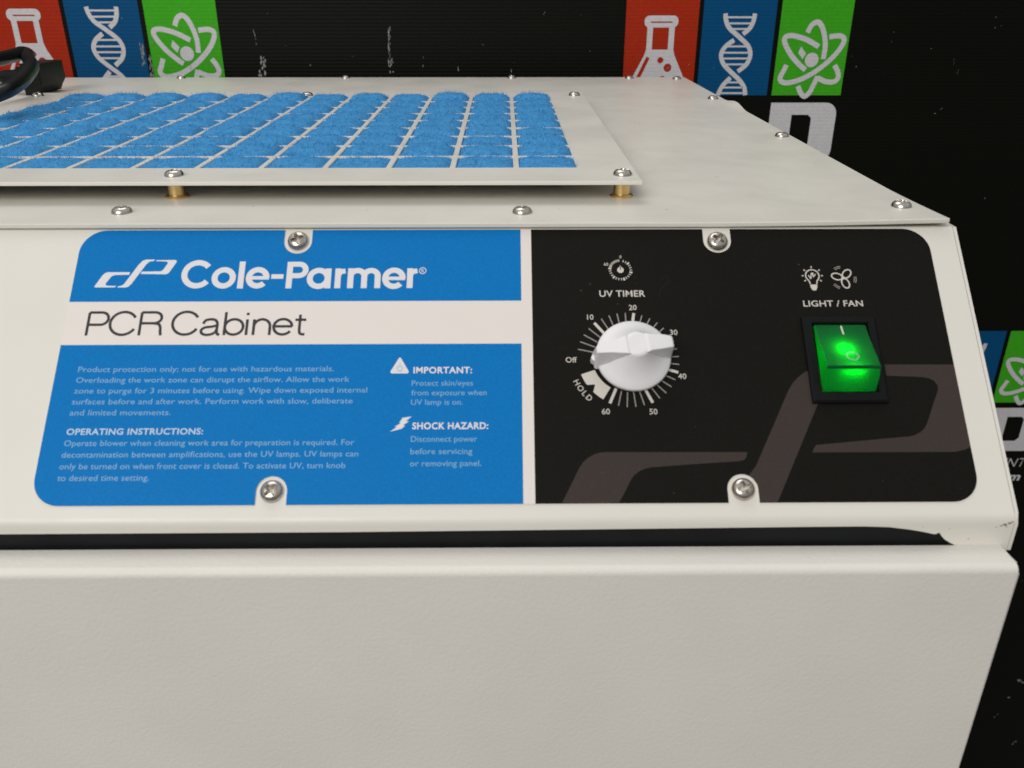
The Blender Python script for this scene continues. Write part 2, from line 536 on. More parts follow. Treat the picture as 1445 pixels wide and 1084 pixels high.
# ------------------------------------------------------------------ raised filter cover: plate with a grid of square openings
CT = 79.9
NX, NY = 12, 9
PX, PY = 26.1, 26.3
GX0, GY0 = 29.1 - NX * PX + 2.5, 127.0
HX, HY = PX - 2.5, PY - 2.5
xs = [-311.5]; ys = [100.2]
for i in range(NX): xs += [GX0 + i * PX, GX0 + i * PX + HX]
for j in range(NY): ys += [GY0 + j * PY, GY0 + j * PY + HY]
xs.append(52.2); ys.append(383.0)
bm = grid_sheet(xs, ys, lambda x, y: CT, 1.5, lambda i, j: i % 2 == 1 and j % 2 == 1)
bevel_sharp(bm, 0.4, 3, 50)
cover = finish(bm, 'filter_cover', M['paint'], cab, smooth=25)
cover.data.materials[0] = M['paint']

# blue fibre pad bulging through the openings, with loose fibres
bm = bmesh.new(); K = 16


def pad_z(i, j, s, t, x, y, amp):
    e = (max(0.0, 1 - abs(s) ** 4.0) * max(0.0, 1 - abs(t) ** 3.6)) ** 0.6
    nz = noise.noise(Vector((x * 0.16, y * 0.16, 3.1))) * 0.8 + noise.noise(Vector((x * 0.55, y * 0.55, 9.1))) * 0.5 + noise.noise(Vector((x * 1.6, y * 1.6, 5.1))) * 0.35
    return CT - 1.2 + e * (1.2 + amp + nz * 0.9)


for i in range(NX):
    for j in range(NY):
        x0, y0 = GX0 + i * PX, GY0 + j * PY
        amp = 1.45 + random.uniform(-0.6, 0.8) + (1.3 if j == NY - 1 else 0.0) - (0.8 if j == 0 else 0)
        V = []
        for a in range(K + 1):
            for b_ in range(K + 1):
                s, t = 2 * a / K - 1, 2 * b_ / K - 1
                x = x0 + HX / 2 + s * (HX / 2 - 0.05); y = y0 + HY / 2 + t * (HY / 2 - 0.05)
                V.append(bm.verts.new((x, y, pad_z(i, j, s, t, x, y, amp))))
        for a in range(K):
            for b_ in range(K):
                p = a * (K + 1) + b_
                bm.faces.new((V[p], V[p + K + 1], V[p + K + 2], V[p + 1]))
        for _ in range(520):
            s, t = random.uniform(-0.97, 0.97), random.uniform(-0.97, 0.97)
            if random.random() < 0.4: t = random.choice((-1, 1)) * random.uniform(0.8, 1.06)
            x = x0 + HX / 2 + s * HX / 2; y = y0 + HY / 2 + t * HY / 2
            z = pad_z(i, j, s, t, x, y, amp)
            L_ = random.uniform(1.2, 3.2); an = random.uniform(0, 2 * pi); lift = random.uniform(0.1, 0.7)
            if random.random() < 0.12: lift = random.uniform(0.5, 0.95)
            if j == 0 and t < -0.7: t = -0.7; an = abs(an) % pi
            dx, dy = cos(an) * L_, sin(an) * L_ * 0.8; h = L_ * lift
            wx, wy = -sin(an) * 0.06, cos(an) * 0.06
            a0 = bm.verts.new((x - wx, y - wy, z - 0.15)); a1 = bm.verts.new((x + wx, y + wy, z - 0.15))
            b0 = bm.verts.new((x + dx * .5 - wx, y + dy * .5 - wy, z + h * .75)); b1 = bm.verts.new((x + dx * .5 + wx, y + dy * .5 + wy, z + h * .75))
            c0 = bm.verts.new((x + dx, y + dy, z + h))
            bm.faces.new((a0, a1, b1, b0)); bm.faces.new((b0, b1, c0))
me = bpy.data.meshes.new('filter_pad'); bm.transform(Matrix.Scale(MM, 4)); bm.to_mesh(me); bm.free()
for p in me.polygons: p.use_smooth = True
link(me, 'filter_pad', M['filter'], cover)

bm = bmesh.new()
add_lathe(bm, [(0, -0.2), (4.5, -0.2), (4.6, 0.5), (4.2, 1.0), (3.25, 1.15), (3.2, CT - 1.5 - LT), (0, CT - 1.5 - LT)], 40)
so = finish(bm, 'standoff', M['brass'], None, smooth=35)
k = 0
for x in (45.8, -130.0, -306.5):
    for y in (112.0, 365.5):
        place_screw(x, y, CT, cover)
        s_ = so if k == 0 else so.copy()
        if k: s_.parent = None; s_.matrix_parent_inverse = Matrix(); COL.objects.link(s_)
        s_.location = (x * MM, y * MM, LT * MM); attach(s_, cover); k += 1

# ------------------------------------------------------------------ control panel overlay
W2, HH, RC = 149.9, 99.2, 9.0


def outline():
    pts = []

    def corner(cx, cy, a0):
        for k in range(13):
            a = radians(a0 + 90 * k / 12); pts.append((cx + RC * cos(a), cy + RC * sin(a)))

    def notch(cx, top):
        r = 4.9
        if top:
            pts.append((cx + r, HH))
            for k in range(21):
                a = -pi * k / 20; pts.append((cx + r * cos(a), 94.6 + r * sin(a)))
            pts.append((cx - r, HH))
        else:
            pts.append((cx - r, 0.0))
            for k in range(21):
                a = pi - pi * k / 20; pts.append((cx + r * cos(a), 4.4 + r * sin(a)))
            pts.append((cx + r, 0.0))
    corner(-W2 + RC, RC, 180); notch(-74.6, False); notch(74.6, False); corner(W2 - RC, RC, 270)
    corner(W2 - RC, HH - RC, 0); notch(74.6, True); notch(-73.6, True); corner(-W2 + RC, HH - RC, 90)
    return pts


def clip(poly, a, b_, c):
    """keep a*u + b*v <= c"""
    outp = []
    for i in range(len(poly)):
        p, q = poly[i], poly[(i + 1) % len(poly)]
        dp, dq = a * p[0] + b_ * p[1] - c, a * q[0] + b_ * q[1] - c
        if dp <= 0: outp.append(p)
        if (dp < 0 < dq) or (dq < 0 < dp):
            t = dp / (dp - dq); outp.append((p[0] + t * (q[0] - p[0]), p[1] + t * (q[1] - p[1])))
    return outp


OUT = outline()
bm = bmesh.new(); add_prism(bm, OUT, 0.02, 0.3, lambda p, a: (p[0], p[1], a))
panel = finish(bm, 'control_panel', M['overlay'], cab, smooth=0, xf=PAN)


def print_zone(name, m, clips, lift):
    P_ = OUT
    for c in clips: P_ = clip(P_, *c)
    f = Flat(); f.poly(P_); return f.done(name, m, panel, PAN, lift)


print_zone('blue_print', M['blue'], [(0, -1, -71.1), (1, 0, 5.0)], 0.33)
print_zone('blue_print', M['blue'], [(0, 1, 55.0), (1, 0, 4.9)], 0.33)
print_zone('black_print', M['black'], [(-1, 0, -8.7)], 0.33)

# taupe mark printed large across the black field
f = Flat()
f.poly([(17.0, 0.02), (20.4, 6.6), (23.0, 11.7), (24.2, 13.4), (25.7, 14.8), (28.2, 16.2), (29.8, 16.65), (31.5, 16.8), (77.3, 16.6), (76.8, 14.9), (76.0, 14.0), (74.3, 13.6), (60, 12.7), (46.2, 11.7), (44.2, 11.35), (42.4, 10.6), (40.5, 9.3), (39.4, 7.9), (37.6, 4.6), (35.0, 0.02)])
a = [(79.6, 12.0), (93.3, 38.1), (94.9, 40.4), (97.0, 42.5), (99.2, 44.1), (101.6, 45.3), (104.5, 46.3), (108, 46.9), (121, 46.9), (121, 43), (113, 42.6), (109.6, 41.4), (107.2, 39.8), (105.6, 37.8), (102.6, 33.6), (85.1, 0.02), (79.6, 0.02), (79.6, 4.4)]
f.poly(a)
f.poly([(79.62, 12.0), (79.62, 4.4), (79.3, 6.0), (78.0, 8.0), (76.9, 8.9)])
f.poly([(72.9, 0.02 + 0), (73.2, 0.02), (73.2, 0.03)]) if False else None
f.poly([(126.5, 46.9), (149.88, 46.8), (149.88, 18.1), (147.8, 17.1), (144.6, 16.4), (98.3, 16.4), (98.9, 17.7), (99.9, 18.9), (131.0, 21.7), (133, 22.3), (134.6, 23.2), (136, 24.4), (137.0, 25.8), (142.9, 37.9), (143.0, 39.3), (142.2, 40.9), (140.8, 41.8), (138.7, 42.3), (126.5, 42.9)])
f.done('emblem_print', M['tan'], panel, PAN, 0.345)

# small white version of the mark
f = Flat()
f.poly([(-142.3, 76.95), (-140.3, 81.1), (-139.6, 82.05), (-138.6, 82.5), (-130.85, 82.5), (-131.05, 81.5), (-136.0, 81.4), (-137.0, 80.9), (-138.6, 78.2), (-138.5, 77.5), (-137.9, 77.25), (-134.8, 77.15), (-135.2, 76.6), (-141.6, 76.6), (-142.2, 76.7)])
f.poly([(-134.3, 76.57), (-134.2, 77.0), (-133.1, 77.2), (-132.2, 77.95), (-128.3, 85.4), (-127.1, 86.95), (-126.0, 87.45), (-122.9, 87.45), (-123.2, 86.9), (-124.7, 86.6), (-125.6, 85.7), (-129.7, 77.95), (-130.6, 76.85), (-131.5, 76.55)])
f.poly([(-122.6, 87.2), (-115.9, 87.25), (-115.25, 87.0), (-115.2, 86.5), (-117.25, 82.4), (-117.7, 81.9), (-118.4, 81.65), (-127.1, 81.8), (-126.8, 82.7), (-120.3, 82.8), (-119.5, 83.4), (-118.2, 86.0), (-118.4, 86.5), (-119.1, 86.7), (-122.3, 86.8)])
f.done('emblem_print', M['print_white'], panel, PAN, 0.345)

# maker's name in rounded bold strokes
f = Flat(); B = 2.05; Y0 = 76.05
f.arc(-107.4, 81.65, 4.5, 4.5, 38, 322, B)
f.arc(-98.15, 80.2, 3.15, 3.15, 0, 360, B)
f.stroke([(-92.15, Y0), (-92.15, 86.6)], B)


def e_(cx, cy):
    f.arc(cx, cy, 3.05, 3.15, 0, 318, B); f.stroke([(cx - 2.6, cy - 0.05), (cx + 3.95, cy - 0.05)], 1.35)


def r_(cx):
    f.stroke([(cx, Y0), (cx, 83.75)], B); f.stroke(catmull([(cx, 79.6), (cx + 0.2, 81.3), (cx + 1.0, 82.4), (cx + 2.5, 82.75)], 6), 1.9)


e_(-86.4, 80.2)
f.stroke([(-81.7, 80.65), (-77.5, 80.65)], 1.75)
f.stroke([(-75.45, Y0), (-75.45, 86.4)], B)
f.stroke([(-75.4, 85.45), (-72.2, 85.45)] + [(-72.2 + 2.25 * cos(t), 83.2 + 2.25 * sin(t)) for t in [radians(90 - 15 * k) for k in range(13)]] + [(-75.4, 80.95)], 1.95)
f.arc(-65.25, 79.9, 3.1, 3.1, 0, 360, B); f.stroke([(-62.0, Y0), (-62.0, 83.75)], B)
r_(-58.6)
f.stroke([(-54.2, Y0), (-54.2, 83.75)], B)
for ax, bx in ((-54.2, -49.45), (-49.45, -44.8)):
    c_ = (ax + bx) / 2; rr = (bx - ax) / 2
    f.stroke([(c_ + rr * cos(t), 80.75 + 2.15 * sin(t)) for t in [radians(180 - 12 * k) for k in range(16)]] + [(bx, Y0)], B)
e_(-39.15, 79.85)
r_(-33.6)
f.arc(-29.25, 82.8, 1.15, 1.15, 0, 360, 0.28)
f.text('R', -29.25, 82.8, cap=1.25, center=True, bold=0.01)
f.done('maker_lettering', M['print_white'], panel, PAN, 0.345)

# product name in thin wide strokes
f = Flat(); T = 0.94; b0, ct, xh = 58.75, 67.05, 64.3
f.stroke([(-142.1, b0 - .3), (-142.1, ct)], T)
f.stroke([(-142.1, ct), (-137.9, ct)] + [(-137.9 + 2.45 * cos(t), 64.75 + 2.3 * sin(t)) for t in [radians(90 - 15 * k) for k in range(13)]] + [(-142.1, 62.45)], T)
f.arc(-130.2, 62.95, 4.45, 4.25, 30, 331, T)
f.stroke([(-124.35, b0 - .3), (-124.35, ct)], T)
f.stroke([(-124.35, ct), (-119.8, ct)] + [(-119.8 + 2.35 * cos(t), 65.0 + 2.05 * sin(t)) for t in [radians(90 - 15 * k) for k in range(13)]] + [(-124.35, 62.95)], T)
f.stroke(catmull([(-120.0, 62.95), (-118.2, 62.6), (-117.5, 61.4), (-117.3, 59.6), (-117.0, b0 - .3)], 6), T)
f.arc(-109.05, 62.95, 4.45, 4.25, 30, 331, T)
f.stroke(catmull([(-103.1, 62.7), (-102.4, 63.9), (-100.8, 64.35), (-99.2, 64.1), (-98.4, 63.1), (-98.3, 61.5), (-98.3, 59.9), (-98.0, 58.9), (-97.2, 58.6)], 6), T)
f.stroke(catmull([(-98.3, 62.1), (-100.2, 61.6), (-102.4, 61.3), (-103.5, 60.4), (-103.3, 59.2), (-101.9, 58.6), (-100.0, 58.8), (-98.7, 59.7), (-98.3, 61.0)], 6), T)
f.stroke([(-95.7, b0 - .3), (-95.7, ct)], T); f.arc(-92.6, 61.5, 3.1, 2.85, 0, 360, T)
f.stroke([(-88.25, b0 - .3), (-88.25, xh)], T); f.stroke([(-88.25, 65.9), (-88.25, 66.8)], T)
f.stroke([(-85.9, b0 - .3), (-85.9, xh)], T)
f.stroke([(-83.15 + 2.75 * cos(t), 61.6 + 2.7 * sin(t)) for t in [radians(180 - 12 * k) for k in range(16)]] + [(-80.4, b0 - .3)], T)
f.arc(-76.05, 61.5, 3.1, 2.85, 2, 325, T); f.stroke([(-79.1, 61.65), (-72.95, 61.65)], T)
f.stroke(catmull([(-70.4, 66.0), (-70.4, 63), (-70.4, 60.2), (-70.0, 58.9), (-68.5, 58.65)], 6), T); f.stroke([(-72.0, 64.1), (-68.3, 64.1)], T)
f.done('product_lettering', M['ink'], panel, PAN, 0.345)

CAPS = 2.0
f = Flat()
for t, x0, y0, x1 in (
        ('Product protection only; not for use with hazardous materials.', -142.5, 45.2, -57.7),
        ('Overloading the work zone can disrupt the airflow. Allow the work', -142.5, 41.4, -52.3),
        ('zone to purge for 3 minutes before using. Wipe down exposed internal', -142.5, 37.6, -46.2),
        ('surfaces before and after work. Perform work with slow, deliberate', -142.5, 33.8, -50.8),
        ('and limited movements.', -142.6, 30.0, -109.8),
        ('Operate blower when cleaning work area for preparation is required. For', -142.6, 19.6, -49.4),
        ('decontamination between amplifications, use the UV lamps. UV lamps can', -142.7, 15.75, -47.9),
        ('only be turned on when front cover is closed. To activate UV, turn knob', -142.7, 11.9, -51.8),
        ('to desired time setting.', -142.7, 8.1, -113.7)):
    f.text(t, x0, y0, x1, CAPS, bold=0.004)
f.done('instruction_text', M['print_pale'], panel, PAN, 0.36)
f = Flat()
f.text('OPERATING INSTRUCTIONS:', -142.5, 23.4, -98.5, 2.15, bold=0.022)
f.done('heading_text', M['print_mid'], panel, PAN, 0.36)
f = Flat()
for t, x0, y0, x1 in (('Protect skin/eyes', -31.6, 39.9, -11.3), ('from exposure when', -31.6, 36.5, -6.8), ('UV lamp is on.', -31.6, 33.2, -14.6),
                      ('Disconnect power', -31.2, 20.55, -9.8), ('before servicing', -31.2, 16.4, -11.3), ('or removing panel.', -31.2, 12.4, -8.4)):
    f.text(t, x0, y0, x1, CAPS, bold=0.004)
f.done('warning_text', M['print_pale'], panel, PAN, 0.36)
f = Flat()
f.text('IMPORTANT:', -31.2, 44.35, -11.7, 2.3, bold=0.026)
f.done('heading_text', M['print_white'], panel, PAN, 0.36)
f = Flat()
f.text('SHOCK HAZARD:', -30.9, 24.85, -6.2, 2.3, bold=0.026)
f.done('heading_text', M['print_white'], panel, PAN, 0.36)
f = Flat()
tri = [(-38.4, 44.3), (-33.2, 44.3), (-32.75, 44.7), (-32.8, 45.1), (-35.5, 49.8), (-35.85, 50.05), (-36.2, 49.8), (-38.8, 45.1), (-38.85, 44.7)]
f.poly(tri)
f.done('warning_symbol', M['print_white'], panel, PAN, 0.345)
f = Flat()
f.poly([(-31.2, 29.2), (-34.2, 28.7), (-35.2, 26.9), (-34.6, 26.9), (-36.6, 25.7), (-35.9, 25.6), (-38.1, 24.0), (-34.3, 25.0), (-33.3, 26.0), (-33.9, 26.2), (-32.1, 27.5), (-33.0, 27.6)])
f.done('warning_symbol', M['print_white'], panel, PAN, 0.345)
f = Flat(); f.arc(-35.8, 46.2, 0.9, 0.75, 0, 360, 0.4); f.stroke([(-36.6, 45.1), (-35.0, 45.1)], 0.3); f.stroke([(-35.8, 46.6), (-35.8, 48.0)], 0.3)
f.done('warning_symbol', M['print_mid'], panel, PAN, 0.39)

# black field lettering
f = Flat()
f.text('UV TIMER', 32.0, 72.5, 47.8, 2.5, bold=0.012)
f.done('timer_heading', M['print_cream'], panel, PAN, 0.36)
f = Flat()
f.text('LIGHT / FAN', 102.1, 68.55, 122.7, 2.35, bold=0.012)
f.done('switch_heading', M['print_cream'], panel, PAN, 0.36)

DX, DY = 40.6, 49.2


def pol(r, deg, cx=DX, cy=DY): return (cx + r * cos(radians(deg)), cy + r * sin(radians(deg)))


f = Flat(); g = Flat()
for mnt in range(2, 61, 2):
    a = 177.5 - 4.85 * mnt
    if mnt % 10 == 0: f.stroke([pol(11.5, a), pol(15.4 if mnt == 30 else 17.2, a)], 0.95)
    else: g.stroke([pol(11.8, a), pol(17.1, a)], 0.36)
hold = [pol(12.0, -161 + 39 * k / 10) for k in range(11)] + [pol(16.9, -122 - 14 * k / 5) for k in range(6)] + [pol(14.6, -141.5)] + [pol(16.9, -147 - 14 * k / 5) for k in range(6)]
f.poly(hold)
for t, x, y in (('10', 28.5, 64.8), ('20', 43.2, 68.4), ('30', 56.6, 59.0), ('40', 58.3, 43.0), ('50', 47.9, 30.6), ('60', 32.3, 30.7), ('Off', 21.5, 49.05)):
    f.text(t, x, y, cap=2.0, center=True, bold=0.006)
for ch, a in zip('HOLD', (-154.5, -147.5, -140.8, -134.5)):
    x, y = pol(19.3, a); f.text(ch, x, y, cap=2.0, center=True, rot=radians(a + 90 ), bold=0.006)
f.done('timer_scale', M['print_cream'], panel, PAN, 0.36)
g.done('timer_scale', M['print_grey'], panel, PAN, 0.36)

# tiny dial icon
f = Flat()
for k in range(20):
    a = 72 - 14.5 * k
    f.stroke([pol(3.2, a, 39.75, 82.85), pol(4.25 if k % 4 == 2 else 4.05, a, 39.75, 82.85)], 0.62 if k % 4 == 2 else 0.3)
f.disc(39.75, 82.85, 1.15); f.poly([(39.2, 83.7), (40.3, 83.7), (39.75, 84.7)])
for t, x, y in (('0', 40.0, 88.1), ('60', 34.8, 85.2)): f.text(t, x, y, cap=1.15, center=True, bold=0.01)
f.done('timer_icon', M['print_cream'], panel, PAN, 0.36)
f = Flat(); f.arc(39.75, 82.85, 3.75, 3.75, 92, 165, 0.9)
f.done('timer_icon', M['print_grey'], panel, PAN, 0.36)
f = Flat(); f.stroke([(39.75, 84.3), (39.75, 82.9)], 0.32); f.done('timer_icon', M['ink'], panel, PAN, 0.41)

# bulb and fan icons
f = Flat()
cx, cy = 106.65, 80.4
f.stroke([pol(2.35, -52 + 284 * k / 24, cx, cy) for k in range(25)], 0.42)
f.stroke(catmull([(105.2, 78.55), (105.45, 77.6), (105.5, 77.1)], 4), 0.42); f.stroke(catmull([(108.1, 78.55), (107.85, 77.6), (107.8, 77.1)], 4), 0.42)
f.poly([(105.4, 76.95), (107.9, 76.95), (107.75, 75.7), (107.2, 74.7), (106.1, 74.7), (105.55, 75.7)])
for a in (90, 40, 140, 0, 180, -35, 215): f.stroke([pol(3.0, a, cx, cy), pol(3.7, a, cx, cy)], 0.4)
f.stroke([(105.3, 80.6), (105.9, 79.4), (106.4, 81.2), (106.9, 81.4), (107.0, 80.0), (107.8, 81.0)], 0.4)
f.stroke([(106.0, 79.2), (106.5, 81.5), (107.0, 79.9)], 0.34)
cx, cy = 117.3, 79.5
for a in (165, 48, 285):
    c_ = pol(2.15, a, cx, cy); f.arc(c_[0], c_[1], 1.9, 1.25, 0, 360, 0.45, n=30, rot=a)
f.disc(cx, cy, 0.6)
f.done('switch_icon', M['print_cream'], panel, PAN, 0.36)
f = Flat()
for a0, r in ((95, 4.0), (95, 4.6), (215, 3.9), (215, 4.5), (335, 3.9), (335, 4.5)): f.arc(cx, cy, r, r, a0, a0 + 32, 0.26, n=8)
f.done('switch_icon', M['print_grey'], panel, PAN, 0.36)
f = Flat(); f.stroke(catmull([(53.2, 78.6), (54.6, 80.2), (56.2, 79.8), (56.0, 77.8), (54.0, 76.4), (52.9, 74.2), (52.8, 72.0)], 6), 0.35)
f.done('faint_smear', M['print_dim'], panel, PAN, 0.345)

# dust specks on the black field
f = Flat()
for _ in range(14):
    x, y = random.uniform(12, 146), random.uniform(3, 96)
    f.disc(x, y, random.choice((0.08, 0.1, 0.12, 0.18)), n=6)
o = f.done('dust', M['dust'], panel, PAN, 0.42); o['kind'] = 'stuff'

for x, y, r in ((-73.6, 94.7, 0.35), (74.7, 94.2, 0.9), (-74.5, 4.4, 0.8), (74.7, 4.4, 0.3)):
    w_ = PAN @ Vector((x, y, 0.0))
    place_screw(w_.x, w_.y, w_.z, panel, tilt=SL, rot=r)

# ------------------------------------------------------------------ timer knob
bm = bmesh.new()
KP = [(0, 0.35), (11.6, 0.35), (12.3, 0.7), (12.55, 1.3), (12.55, 2.2), (12.2, 2.8), (10.8, 3.7), (9.0, 5.1), (7.3, 6.9), (5.9, 8.9), (5.0, 10.4), (4.6, 11.2), (4.3, 11.75), (3.8, 12.05), (3.2, 12.15), (1.6, 12.0), (0, 11.95)]
add_lathe(bm, KP, 72)


def wing(sgn):
    t = bmesh.new()
    rows = []
    for r, ht, hb, zt in ((0.5, 3.3, 3.7, 11.5), (2.9, 3.3, 3.7, 12.1), (3.5, 3.2, 3.7, 12.45), (4.6, 2.9, 3.6, 12.25), (9.0, 2.2 + .3 * sgn, 3.3, 11.6), (12.45 - .65 * sgn, 1.65 + .35 * sgn, 3.0, 10.9), (12.95 - .65 * sgn, 1.4 + .35 * sgn, 2.7, 10.2)):
        x = sgn * r
        zb = 0.9
        rows.append([t.verts.new(p) for p in ((x, -hb, zb), (x * 0.985 if r > 5 else x, -ht, zt), (x * 0.985 if r > 5 else x, ht, zt), (x, hb, zb))])
    for a, b_ in zip(rows, rows[1:]):
        for k in range(3): t.faces.new((a[k], b_[k], b_[k + 1], a[k + 1]))
        t.faces.new((a[3], b_[3], b_[0], a[0]))
    t.faces.new(rows[0]); t.faces.new(rows[-1][::-1])
    bmesh.ops.recalc_face_normals(t, faces=t.faces)
    bevel_sharp(t, 0.35, 3, 25)
    me = bpy.data.meshes.new('t'); t.to_mesh(me); t.free(); bm.from_mesh(me); bpy.data.meshes.remove(me)


wing(1); wing(-1)
add_prism(bm, [(-12.4, -2.2), (-14.4, -0.6), (-14.4, 0.4), (-12.4, 2.0)], 0.7, 4.2, lambda p, a: (p[0], p[1], a))
knob = finish(bm, 'knob', M['knob'], cab, smooth=32, xf=PAN @ Matrix.Translation((42.2, 49.8, 0)) @ Matrix.Rotation(radians(6.5), 4, 'Z'))

# ------------------------------------------------------------------ rocker switch
bm = bmesh.new()
U0, U1, V0, V1 = 100.4, 125.4, 33.0, 64.0
u0, u1, v0, v1 = 103.6, 122.5, 36.6, 61.4


def ring(zs):
    return zs


def rect(a0, a1, c0, c1, z): return [bm.verts.new(p) for p in ((a0, c0, z), (a1, c0, z), (a1, c1, z), (a0, c1, z))]


loops = [rect(U0, U1, V0, V1, 0.33), rect(U0, U1, V0, V1, 1.5), rect(U0 + .7, U1 - .7, V0 + .7, V1 - .7, 2.1), rect(u0 - .4, u1 + .4, v0 - .4, v1 + .4, 2.2), rect(u0, u1, v0, v1, 1.8), rect(u0, u1, v0, v1, 0.34)]
for a, b_ in zip(loops, loops[1:]):
    for k in range(4): bm.faces.new((a[k], a[(k + 1) % 4], b_[(k + 1) % 4], b_[k]))
bm.faces.new(loops[-1])
sw = finish(bm, 'rocker_switch', M['bezel'], cab, smooth=20, xf=PAN)
bm = bmesh.new()
rp = [(61.0, 0.6), (61.0, 1.7), (56.0, 3.2), (49.5, 5.7), (43.5, 8.0), (42.9, 8.0), (40.2, 5.6), (37.1, 1.7), (37.1, 0.6)]
add_prism(bm, rp, 104.3, 121.7, lambda p, a: (a, p[0], p[1]))
bmesh.ops.recalc_face_normals(bm, faces=bm.faces)
bevel_sharp(bm, 0.3, 2, 50)
rk = finish(bm, 'rocker', M['green_shell'], sw, smooth=25, xf=PAN)
for lu, lv, lh, lr in ((112.2, 50.0, 3.5, 1.1), (113.2, 42.3, 5.7, 0.27)):  # second one is an added thin bar that brightens the lower lip
    bm = bmesh.new(); bmesh.ops.create_uvsphere(bm, u_segments=16, v_segments=10, radius=lr)
    bmesh.ops.scale(bm, vec=(1.7 if lr > 0.9 else 16.0, 1.2, 0.8), verts=bm.verts)
    finish(bm, 'lamp', M['neon' if lr > 0.9 else 'lip_fill'], sw, smooth=60, xf=PAN @ Matrix.Translation((lu, lv, lh)))
bm = bmesh.new(); add_prism(bm, [(43.55, 7.99), (43.4, 8.05), (42.85, 8.05), (42.5, 7.74), (42.6, 7.55), (43.3, 7.75)], 104.27, 121.73, lambda p, a: (a, p[0], p[1]))
finish(bm, 'dark_edge_strip', M['green_solid'], sw, smooth=0, xf=PAN)  # added strip: paints in the dark line where thick plastic dims the glow
f = Flat(); f.stroke([(113.2, 0.8), (113.2, 4.6)], 0.62)
# top face: from (v 61.0, h 1.7) sloping up to (43.5, 8.0); two planar pieces
RM = PAN @ Matrix.Translation((0, 56.0, 3.2)) @ Matrix.Rotation(-math.atan2(1.5, 5.0), 4, 'X')
f.done('switch_marking', M['print_cream'], rk, RM, 0.05)
f = Flat(); f.arc(113.6, -2.2, 1.9, 1.75, 0, 360, 0.45)
RM = PAN @ Matrix.Translation((0, 49.5, 5.7)) @ Matrix.Rotation(-math.atan2(2.3, 6.0), 4, 'X')
f.done('switch_marking', M['print_green'], rk, RM, 0.05)

# ------------------------------------------------------------------ wear on the paint
bm = bmesh.new()


def blob(cx, cy, r, fn, n=9):
    vs_ = []
    for k in range(n):
        a = 2 * pi * k / n; q = r * random.uniform(0.5, 1.25); vs_.append(bm.verts.new(fn(cx + q * 1.4 * cos(a), cy + q * 0.7 * sin(a))))
    bm.faces.new(vs_)


def lipf(x, z): return (x, YF - 0.02, z)
def bendf(x, t):
    a = pi - phi * t; return (x, cy_ + (R_ + 0.02) * cos(a), cz_ + (R_ + 0.02) * sin(a))


for cx, cy, r in ((158.2, -5.4, 0.55), (156.8, -5.9, 0.5), (155.6, -6.4, 0.35), (157.3, -6.6, 0.3), (154.2, -6.9, 0.22), (158.8, -4.9, 0.3)): blob(cx, cy, r, lipf)
for cx, cy, r in ((146.3, -11.2, 0.2), (139.5, -7.4, 0.18), (131, -6.7, 0.15)): blob(cx, cy, r, lipf)
finish(bm, 'paint_chip', M['chip'], cab, smooth=0)
f = Flat()
for x, y, r in ((60.0, 89.5, 0.35), (-88, 112, 0.4), (-96, 96, 0.3), (118, 326, 0.5), (92, 148, 0.3), (20, 92, 0.25), (-52, 90, 0.25), (110, 220, 0.3), (80, 300, 0.4), (-150, 96, 0.28)):
    f.disc(x, y, r, n=7)
o = f.done('paint_chip', M['speck'], lid, Matrix(), LT + 0.03); o['kind'] = 'stuff'

# ------------------------------------------------------------------ power cord lying on the lid
cord = thing('power_cord', 'black mains cord and plug looped over the far left corner of the cabinet lid', 'power cord', (-0.36, 0.44, LT * MM))
pts = [(-362, 448.8, 83), (-400, 455, 84), (-448, 432, 88), (-440, 380, 95), (-395, 318, 101), (-348, 294, 103.5), (-316, 308, 104.3), (-310, 338, 105), (-314.5, 366, 105.4),
       (-319, 382, 105.2), (-314, 379, 104.6), (-303, 357, 103.5), (-286.5, 327, 101.5), (-272.5, 288, 98.5), (-267, 264, 96.5), (-267, 251, 95),
       (-275, 242, 92.5), (-300, 225, 88.5), (-350, 205, 82.5), (-420, 200, 76.6), (-452, 203, 74), (-466, 210, 60), (-470, 216, 20), (-470, 222, -120)]
bm = bmesh.new(); add_tube(bm, catmull(pts, 10), 4.1, 18)
finish(bm, 'cable', M['cable'], cord, smooth=60)
bm = bmesh.new()
sec = [(-353, 93.6), (-338.2, 93.6), (-337.8, 81), (-341.0, 76.5), (-343.0, 72.4), (-346, 71.7), (-353, 71.7)]
add_prism(bm, sec, 439, 474, lambda p, a: (p[0], a, p[1])); bevel_sharp(bm, 0.9, 3)
me2 = bpy.data.meshes.new('t'); bm2 = bmesh.new(); add_box(bm2, -357.5, -352.0, 442, 458, 75.0, 91.0); bevel_sharp(bm2, 1.6, 3)
bm2.to_mesh(me2); bm2.free(); bm.from_mesh(me2); bpy.data.meshes.remove(me2)
add_tube(bm, [(-356, 449, 83), (-360, 449, 83), (-365, 449.4, 83), (-372, 450.2, 83.4)], [6.6, 6.2, 5.6, 4.9], 16)
finish(bm, 'plug', M['plug'], cord, smooth=40)
bm = bmesh.new()
for k in range(5): add_box(bm, -351, -340, 438.2, 439.1, 77 + 3 * k, 78.2 + 3 * k)
finish(bm, 'grip_rib', M['plug'], cord, smooth=0)

# ------------------------------------------------------------------ printed sign standing behind the cabinet
sign = thing('display_sign', 'black corrugated plastic sign with red, blue and green science icons behind the cabinet', 'sign', (0.1, SIGN_Y * MM, -1.0))
bm = bmesh.new(); add_box(bm, -900, 900, SIGN_Y, SIGN_Y + 5, -1000, 420)
finish(bm, 'board', M['sign_black'], sign, smooth=0)


